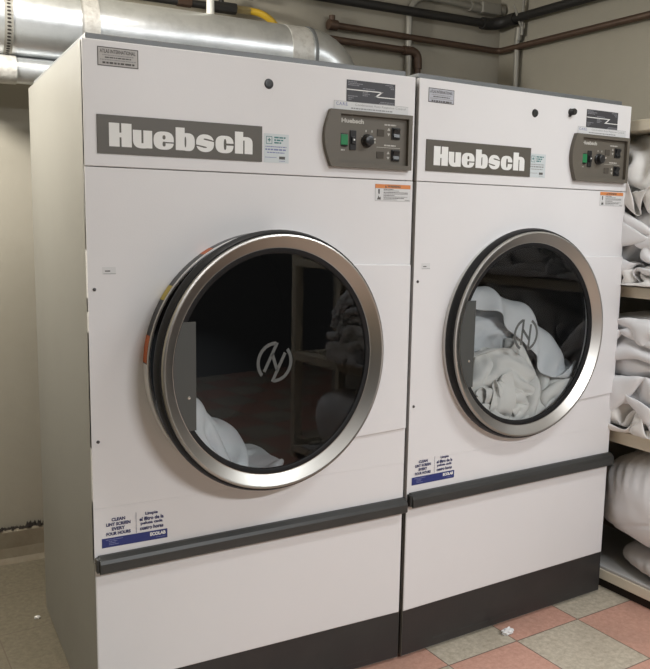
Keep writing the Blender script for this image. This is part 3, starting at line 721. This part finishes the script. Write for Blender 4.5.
# ---- settle the towels in the drums and the linen on a shelf bay
LB = [((.51, .28, .91), (.27, .16, .26)), ((.72, .17, .91), (.08, .09, .13)), ((.33, .13, .86), (.07, .06, .10)), ((.47, .12, .80), (.10, .06, .09)),
      ((.60, .12, .78), (.09, .07, .10)), ((.28, .12, .76), (.07, .06, .08)), ((.44, .13, .95), (.08, .05, .06)), ((.32, .19, 1.12), (.05, .08, .10)),
      ((.46, .17, 1.12), (.035, .07, .08)), ((.62, .17, 1.04), (.05, .08, .10)), ((.71, .10, .80), (.07, .06, .09))]
LA = [((.25, .16, .80), (.11, .09, .10)), ((.38, .20, .74), (.10, .10, .08)), ((.30, .12, .86), (.04, .06, .06))]
LC = [[((.16, -.15, .07), (.17, .13, .07)), ((.18, .16, .08), (.16, .13, .08))], [((.17, -.02, .21), (.18, .13, .07)), ((.2, .22, .20), (.15, .08, .07)), ((.15, -.24, .2), (.15, .08, .06))],
      [((.16, -.15, .345), (.17, .12, .07)), ((.18, .14, .345), (.16, .12, .075))], [((.19, .0, .46), (.16, .2, .06)), ((.10, -.08, .49), (.10, .04, .05)), ((.12, .12, .48), (.10, .05, .05))]]
LD = [[((.15, -.10, .10), (.17, .2, .10)), ((.2, .2, .08), (.16, .11, .08))], [((.15, .02, .26), (.17, .24, .10)), ((.10, -.12, .30), (.10, .05, .07))], [((.18, .0, .38), (.17, .22, .06)), ((.10, .10, .40), (.10, .05, .05))]]
def drum_load(cx, cz, lumps):
    G = Settle(.018); G.cols = [('drum', cx, cz, .392, .330, .035)]
    G.plane((0, -.002, 0), (0, 1, 0)); G.plane((0, .68, 0), (0, -1, 0))
    for c, r in lumps: G.ell(c, r)
    return G
def bay(layers, gap):
    G = Settle(.022)
    for p, n in (((0, 0, 0), (0, 0, 1)), ((.385, 0, 0), (-1, 0, 0)), ((-.05, 0, 0), (1, 0, 0)), ((0, -.335, 0), (0, 1, 0)), ((0, .335, 0), (0, -1, 0))): G.plane(p, n)
    for i, L in enumerate(layers):
        for c, r in L: G.ell(c, r, i*gap)
    return G
G = drum_load(.478, 1.0535, LB)
G.sheet(.72, .55, .017, (.50, .52), (.36, .10, 1.00), (.35, .1, .4), .045, seed=3)
G.sheet(.74, .58, .017, (.56, .56), (.62, .11, .98), (.2, -.2, -.3), .035, seed=8)
G.sheet(.74, .40, .017, (.42, .50), (.47, .09, 1.20), (.8, .6, .9), .04, seed=5, start=30)
G.sheet(.70, .40, .017, (.45, .50), (.34, .09, 1.24), (.9, -.5, -.6), .04, seed=14, start=30)
G.sheet(1.15, .80, .019, (.62, .62), (.48, .31, 1.42), (.32, .20, -.10), .045, seed=11, start=62, waves=(4.5, 1.5))
RB = G.run(steps=165, bend=.18)
G = drum_load(.490, 1.037, LA); G.sheet(.75, .5, .016, (.72, .70), (.31, .16, 1.02), (.4, .3, .3), .03, seed=21)
RA = G.run(steps=110, bend=.2)
G = bay(LC, 45)
for i, (sd, kx, ky) in enumerate(((31, .42, .50), (32, .45, .50), (33, .42, .52), (34, .45, .50))):
    G.sheet(.95, 1.10, .022, (kx, ky), (.15, .02*(-1)**i, .22 + .135*i), (.1, .12*(-1)**i, .2*i), .04, seed=sd, start=i*45)
RC = G.run(steps=205, bend=.25)
G = bay(LD, 50)
for i, (sd, kx, ky) in enumerate(((41, .50, .55), (47, .52, .58), (52, .50, .56))):
    G.sheet(1.0, 1.1, .022, (kx, ky), (.13, 0, .30 + .15*i), (.1, .1*(-1)**i, .2*i), .04, seed=sd, start=i*50)
RD = G.run(steps=185, bend=.25)

mB = Matrix.Translation((GX, -.0026, 0)) @ Matrix.Rotation(RZ, 4, 'Z'); mA = Matrix.Identity(4)
gB = 'towels in the right dryer'
cloth_blob('towel', mB @ Vector(LB[0][0]), tuple(k*.93 for k in LB[0][1]), 2, 'towel_cool', 'rumpled white towel bulging out from under the draped one in the right dryer', 'towel', gB, sub=6, amp=.022, freq=11, fold=(.4, .2, 1), rot=(0, 0, RZ))
for res, lab, mt in zip(RB, ('crumpled white towel low on the left of the heap in the right dryer', 'smooth white towel low on the right of the heap in the right dryer', 'twisted white towel across the middle front of the heap in the right dryer', 'rumpled white towel at the left front of the heap in the right dryer', 'large white towel draped over the top of the heap in the right dryer'), ('towel', 'towel', 'towel', 'towel', 'towel_cool')):
    cloth_obj(res, 'towel', mt, mB, lab, 'towel', gB, seed=len(lab))
cloth_obj(RA[0], 'towel', 'towel_cool', mA, 'white towel slumped low on the left behind the left dryer window', 'towel', seed=3)

def bay_mx(d, y, z, flip): return Matrix.Translation(Vector(S(d, y, z))) @ Matrix.Rotation(RZ, 4, 'Z') @ Matrix.Scale(-1 if flip else 1, 4, Vector((0, 1, 0)))
NTH = ('lowest', 'second', 'third', 'topmost')
for lev, zz, bays in (('upper', 1.203, ((.03, 0, RC), (-.66, 1, RD), (-1.34, 0, RC))), ('middle', .653, ((.04, 1, RD), (-.64, 0, RC), (-1.32, 1, RD)))):
    for b, (y_, fl_, R_) in enumerate(bays):
        for i, res in enumerate(R_):
            nth = 'topmost' if i == len(R_) - 1 else NTH[i]
            where = ('beside the right dryer', 'midway along the shelf', 'at the far front end')[b]
            cloth_obj(res, 'bed_sheet', 'linen_warm' if (i + b) % 3 == 0 else 'linen', bay_mx(0, y_, zz, fl_), '%s crumpled white sheet in the %s shelf pile %s' % (nth, lev, where), 'sheet', 'crumpled sheets on the %s shelf' % lev, seed=i + 7*b + (20 if lev == 'upper' else 0))

def pillow(name, loc, rad, seed, mat, label, group, pleat=.006, e=2.8, rx=0.0):
    bm = bmesh.new(); bmesh.ops.create_icosphere(bm, subdivisions=6, radius=1); off = Vector((seed*4.1, seed*2.2, seed))
    for v in bm.verts:
        n = v.co.normalized(); p = superell(n, e); p = Vector((p.x*rad[0], p.y*rad[1], p.z*rad[2])); q = p + off
        ph = (p.y*1.0 - p.z*.42)*2*pi/.052 + 3.0*noise.noise(q*3.0) + 1.2*noise.noise(q*9)
        msk = max(0, min(1, .55 + 1.1*noise.noise(q*2.6 + Vector((5, 0, 0))))) * max(0, 1 - abs(p.z/rad[2])**3*.6)
        rdg = 1 - abs(sin(ph*.5)); d = pleat*(rdg - .5)*msk*1.6 + .018*noise.noise(q*4) + .004*noise.noise(q*16)
        z = p.z + .30*p.y + .06*p.x*0
        if abs(p.z + .38*p.y + .02) < .006 and p.x < 0: d -= .004
        v.co = p + n*d
    me = bpy.data.meshes.new(name); bm.to_mesh(me); bm.free(); me.shade_smooth(); me.materials.append(M[mat])
    o = bpy.data.objects.new(name, me); COL.objects.link(o); o.location = loc; o.rotation_euler = (rx, 0, RZ); return tag(o, label, 'pillow', group)
gp = 'pillows on the bottom shelf'
pillow('pillow', S(.19, -.185, .378), (.215, .395, .178), 1, 'pillow', 'big plump pleated pillow on top, beside the right dryer', gp, pleat=.014)
pillow('pillow', S(.20, -.26, .148), (.205, .335, .052), 2, 'pillow_grey', 'flattened greyish pillow squeezed under the big pleated one', gp, pleat=.003)
pillow('pillow', S(.19, -.93, .30), (.20, .30, .20), 3, 'pillow', 'round white pillow midway along the bottom shelf', gp)
pillow('pillow', S(.19, -1.60, .28), (.20, .30, .18), 4, 'pillow', 'white pillow at the far front end of the bottom shelf', gp)
mb = MB(); mb.box(.004, .38, -1.95, .92, .0805, .092)
o = mb.build('shelf_liner', 'mat', bevel=.003, loc=S(0, 0, 0), rotz=RZ); tag(o, 'pale grey folded pad lining the bottom shelf', 'pad')

# ------------------------------------------------------------------ bits on the floor
def crumb(loc, r, seed, label):
    bm = bmesh.new(); bmesh.ops.create_icosphere(bm, subdivisions=3, radius=1)
    for v in bm.verts:
        n = v.co.normalized(); k = 1 + .5*noise.noise(n*2.3 + Vector((seed, 0, 0))) + .25*noise.noise(n*6); v.co = Vector((n.x*r[0]*k, n.y*r[1]*k, max(-r[2]*.8, n.z*r[2]*k)))
    me = bpy.data.meshes.new('paper_scrap'); bm.to_mesh(me); bm.free(); me.materials.append(M['paper'])
    o = bpy.data.objects.new('paper_scrap', me); COL.objects.link(o); o.location = (loc[0], loc[1], r[2]*.8); tag(o, label, 'scrap')
crumb((1.405, -.028), (.022, .014, .012), 1, 'crumpled bit of white paper on the tiles at the kick plate of the right dryer')
crumb((-.04, .81), (.010, .008, .005), 5, 'tiny white scrap on the bare floor left of the left dryer')

# ------------------------------------------------------------------ duct and pipes
DY, DZ, DR = 1.10, 2.105, .118
duct = empty('exhaust_duct', (0, DY, DZ), 0, 'large round galvanised exhaust duct lying behind the dryer tops', 'duct')
mb = MB(); mb.tube([(-.275, .28, 0), (-.275, .10, 0), (-.267, .05, 0), (-.240, .015, 0), (-.20, 0, 0), (-.15, 0, 0), (.205, 0, 0)], DR + .004, 48); mb.tube([(.195, 0, 0), (.6, 0, 0), (1.15, 0, 0)], DR, 48, 0)
mb.build('duct_pipe', 'galv', duct, smooth=True)
el = []
for i in range(10):
    a = radians(90*i/9); el.append((1.145 + .135*sin(a), .0, -.135*(1 - cos(a))))
el.append((el[-1][0], 0, -.24))
mb = MB(); mb.tube(el, DR + .002, 40); mb.build('elbow', 'galv', duct, smooth=True)
mb = MB(); mb.tube([(1.138, 0, 0), (1.150, 0, 0)], DR + .005, 48); mb.build('seam_ring', 'galv_dull', duct, smooth=True)
mb = MB(); mb.tube([(1.035, 0, 0), (1.130, 0, 0)], DR + .0015, 48); mb.build('joint_tape', 'foil', duct, smooth=True)
mb = MB(); mb.tube([(.205, 0, 0), (.27, 0, 0)], DR + .0015, 48); mb.build('joint_tape', 'foil', duct, smooth=True)
# perforated hanger strap
mb = MB(); n = 64; hs = DR + .0065
for i in range(n):
    a0, a1 = 2*pi*i/n, 2*pi*(i + 1)/n
    mb.add([(-.052, hs*cos(a0), hs*sin(a0)), (-.024, hs*cos(a0), hs*sin(a0)), (-.024, hs*cos(a1), hs*sin(a1)), (-.052, hs*cos(a1), hs*sin(a1))], [(0, 1, 2, 3)], 0)
    am = (a0 + a1)/2; hq = hs + .0008
    mb.add([(-.038 + .007*cos(k*pi/4), hq*cos(am + .030*sin(k*pi/4)), hq*sin(am + .030*sin(k*pi/4))) for k in range(8)], [tuple(range(8))], 1)
mb.build('hanger_strap', ['conduit', 'grime'], duct)
mb = MB(); mb.tube([(-.038, 0, DR), (-.038, 0, 2.78 - DZ)], .004, 8); mb.build('strap_rod', 'conduit', duct)

vent = empty('vent_pipe', (0, 1.09, 1.937), 0, 'smaller galvanised pipe running just under the big duct, left corner', 'pipe')
mb = MB(); mb.tube([(-.22, .29, 0), (-.22, .06, 0), (-.213, .025, 0), (-.19, .006, 0), (-.16, 0, 0), (.4, 0, 0)], .046, 28); mb.build('pipe_length', 'galv', vent, smooth=True)
mb = MB(); mb.tube([(-.075, 0, 0), (-.01, 0, 0)], .050, 28); mb.build('joint_tape', 'foil', vent, smooth=True)

def arcpts(p0, c, p1, n=8):   # quadratic bend
    p0, c, p1 = Vector(p0), Vector(c), Vector(p1)
    return [p0*(1 - t)**2 + c*2*t*(1 - t) + p1*t*t for t in [i/n for i in range(n + 1)]]
def RW(d, off): # point on the right wall, d metres forward of the corner, off metres out of it
    return (2.42 + d*sin(RZ) - off*cos(RZ), BY - d*cos(RZ) - off*sin(RZ))
def tagd(o, l, c, g=None): return tag(o, l, c, g)

# iron pipe
yb = BY - .05
t = empty('iron_pipe', (1.1, yb, 2.43), 0, 'black iron pipe turning the corner, the highest dark pipe', 'pipe')
c = (2.36, yb, 2.43); e1 = RW(.12, .05); e2 = RW(4.6, .05)
L0 = Vector((1.1, yb, 2.43))
def rel(p): return Vector(p) - L0
mb = MB(); mb.tube([rel((.95, yb, 2.43)), rel((2.30, yb, 2.43))], .021, 16); mb.tube([rel((*e1, 2.445)), rel((*e2, 2.445))], .021, 16); mb.build('pipe_length', 'iron', t, smooth=True)
mb = MB(); mb.tube([rel(p) for p in [(2.26, yb, 2.43)] + [tuple(v) for v in arcpts((2.30, yb, 2.43), (2.37, yb, 2.437), (*e1, 2.445))] + [(*RW(.16, .05), 2.445)]], .030, 16); mb.build('elbow_fitting', 'iron', t, smooth=True)

# copper pipes
yc = BY - .035
L0 = Vector((1.42, yc, 2.31)); t = empty('copper_pipe', L0, 0, 'brown copper pipe running round the corner below the black one', 'pipe')
e1 = RW(.06, .035); e2 = RW(4.6, .035)
mb = MB(); mb.tube([rel(p) for p in [(1.40, yc, 2.318), (2.33, yc, 2.308)] + [tuple(v) for v in arcpts((2.34, yc, 2.308), (2.385, yc, 2.308), (*e1, 2.308), 6)] + [(*e2, 2.318)]], .0155, 14); mb.build('pipe_length', 'copper', t, smooth=True)
mb = MB(); mb.tube([rel((1.385, yc, 2.318)), rel((1.43, yc, 2.318))], .024, 14); mb.tube([rel((1.405, yc, 2.325)), rel((1.405, yc, 2.36))], .014, 12); mb.build('end_fitting', 'copper', t, smooth=True)
L0 = Vector((1.40, yc, 2.25)); t = empty('copper_pipe', L0, 0, 'short brown copper pipe that bends down behind the gap between the dryers', 'pipe')
mb = MB(); mb.tube([rel(p) for p in [(1.30, yc, 2.256), (1.83, yc, 2.25)] + [tuple(v) for v in arcpts((1.84, yc, 2.25), (1.885, yc, 2.25), (1.885, yc, 2.205), 6)] + [(1.885, yc, .0)]], .0165, 14); mb.build('pipe_length', 'copper', t, smooth=True)
mb = MB(); mb.tube([rel(p) for p in [(1.80, yc, 2.25)] + [tuple(v) for v in arcpts((1.84, yc, 2.25), (1.887, yc, 2.25), (1.885, yc, 2.20), 6)] + [(1.885, yc, 2.17)]], .022, 14); mb.build('elbow_fitting', 'copper', t, smooth=True)

# bent grey conduit with fittings
yd = BY - .025
L0 = Vector((1.84, yd, 2.13)); t = empty('electrical_conduit', L0, 0, 'pale grey conduit rising between the dryers and bending right', 'conduit')
mb = MB(); mb.tube([rel(p) for p in [(1.842, yd, 1.2), (1.836, yd, 2.40)] + [tuple(v) for v in arcpts((1.836, yd, 2.40), (1.84, yd, 2.52), (1.97, yd, 2.518), 10)] + [(2.24, yd, 2.508)]], .0165, 14); mb.build('conduit_length', 'conduit', t, smooth=True)
mb = MB(); mb.tube([rel((2.20, yd, 2.510)), rel((2.26, yd, 2.507))], .024, 14); mb.build('coupling', 'conduit', t, smooth=True)
L0 = Vector((2.3, yd, 2.51)); t = empty('junction_fitting', L0, 0, 'grey conduit junction fitting near the ceiling in the room corner', 'fitting')
mb = MB(); mb.box(-.04, .08, -.03, .02, -.028, .028); mb.build('fitting_body', 'conduit', t, bevel=.006)
mb = MB(); mb.tube([(.08, -.005, 0), (.11, -.005, 0)], .026, 12); mb.build('locknut', 'conduit', t, smooth=True)
px, py = RW(.16, .03)
L0 = Vector((px, py, 2.2)); t = empty('riser_conduit', L0, 0, 'thin vertical conduit on the wall above the right dryer', 'conduit')
mb = MB(); mb.tube([(0, 0, -1.2), (0, 0, .17)], .0145, 12); mb.build('lower_conduit', 'conduit', t, smooth=True)
mb = MB(); mb.tube([(0, -.032, .16), (0.0, -.034, .58)], .0075, 10); mb.build('upper_rod', 'conduit', t, smooth=True)
mb = MB(); mb.tube([(0, -.004, .14), (0, -.01, .20)], .018, 12); mb.build('coupling', 'conduit', t, smooth=True)
mb = MB(); mb.tube([(-.06, -.03, .30), (0, -.03, .19)], .006, 8); mb.build('wall_clip', 'conduit', t)

# gas line with fittings and yellow hose
yg = BY - .06
L0 = Vector((.64, yg, 2.315)); t = empty('gas_line', L0, 0, 'black gas line with brass fittings and a yellow hose behind the duct', 'gas line')
mb = MB(); mb.tube([rel((.05, yg, 2.31)), rel((.86, yg, 2.315))], .016, 12); mb.build('pipe_length', 'iron', t, smooth=True)
mb = MB(); mb.tube([rel((.80, yg, 2.315)), rel((.92, yg, 2.317))], .024, 8); mb.tube([rel((.855, yg, 2.315)), rel((.855, yg, 2.36))], .012, 8); mb.build('valve', 'iron', t)
mb = MB(); mb.box(.90 - .64, 1.00 - .64, -.006, .006, .05, .062); mb.build('valve_lever', 'iron', t)
mb = MB(); mb.tube([rel((.92, yg, 2.317)), rel((.985, yg, 2.318))], .017, 6); mb.build('brass_coupling', 'brass', t)
mb = MB(); mb.tube([rel(v) for v in [(.98, yg, 2.318)] + [tuple(q) for q in arcpts((1.0, yg, 2.318), (1.10, yg - .01, 2.315), (1.14, yg - .02, 2.20), 10)] + [(1.15, yg - .02, .01)]], .015, 14); mb.build('hose', 'yellow', t, smooth=True)
mb = MB(); mb.tube([rel((.66, yg, 2.318)), rel((.72, yg, 2.318))], .023, 8); mb.build('union', 'copper', t)
# white hanger rod in front of the duct
mb = MB(); mb.tube([(0, 0, 0), (-.004, 0, .60)], .016, 12)
o = mb.build('hanger_rod', 'white_pipe', smooth=True, loc=(.752, 1.17, 2.185)); tag(o, 'white rod dropping from above onto the big duct', 'rod')

# ------------------------------------------------------------------ lights
def area(name, loc, target, sx, sy, power, col=(1, .975, .94)):
    l = bpy.data.lights.new(name, 'AREA'); l.shape = 'RECTANGLE'; l.size = sx; l.size_y = sy; l.energy = power; l.color = col
    o = bpy.data.objects.new(name, l); COL.objects.link(o); o.location = loc
    o.rotation_euler = (Vector(target) - Vector(loc)).to_track_quat('-Z', 'Y').to_euler(); return o
def fixture(x, y, rz, power, label, ln=1.2, col=(1, .975, .94)):
    f = empty('ceiling_light', (x, y, 2.78), rz, label, 'ceiling light')
    mb = MB(); mb.box(-ln/2, ln/2, -.15, .15, -.05, 0); mb.build('housing', 'letter', f)
    l = area('tube_lamp', (x, y, 2.72), (x, y, 0), ln, .28, power, col); l.rotation_euler = (0, 0, rz)
fixture(2.0, -1.30, 0, 26, 'fluorescent ceiling fixture over the aisle in front of the right dryer', col=(.93, .97, 1))
fixture(1.10, -3.6, 0, 130, 'added ceiling fixture, unseen, further back in the room, lighting the drums frontally', col=(.975, .985, 1))  # unseen, added so light reaches the drums and lower fronts head-on
fixture(.25, .10, 0, 8, 'short fluorescent ceiling fixture above the left dryer', .6)
t = empty('added_bulb_lamp', (-.7, .7, 2.78), 0, 'made-up bulb on a cord, unseen, brightening the wall left of the dryers', 'added lamp')  # lamp added out of view, placed to brighten the left wall
mb = MB(); mb.tube([(0, 0, 0), (0, 0, -.36)], .004, 8); mb.build('cord', 'black', t)
mb = MB(); mb.tube([(0, 0, -.34), (0, 0, -.41)], .02, 16); mb.build('socket', 'black', t)
mb = MB(); mb.tube([(0, 0, -.41), (0, 0, -.43), (0, 0, -.455), (0, 0, -.475), (0, 0, -.485)], [.014, .022, .030, .022, .006], 20); mb.build('bulb', 'letter', t, smooth=True)
l = bpy.data.lights.new('added_bulb_light', 'POINT'); l.energy = 90; l.color = (1, .96, .88); l.shadow_soft_size = .09
o = bpy.data.objects.new('added_bulb_light', l); COL.objects.link(o); o.location = (-.7, .7, 2.20)
w = bpy.data.worlds.new('world'); scene.world = w; w.use_nodes = True
w.node_tree.nodes['Background'].inputs['Color'].default_value = (1, 1, 1, 1)
w.node_tree.nodes['Background'].inputs['Strength'].default_value = .10
scene.view_settings.view_transform = 'Standard'
scene.view_settings.look = 'None'
scene.view_settings.exposure = 0.12
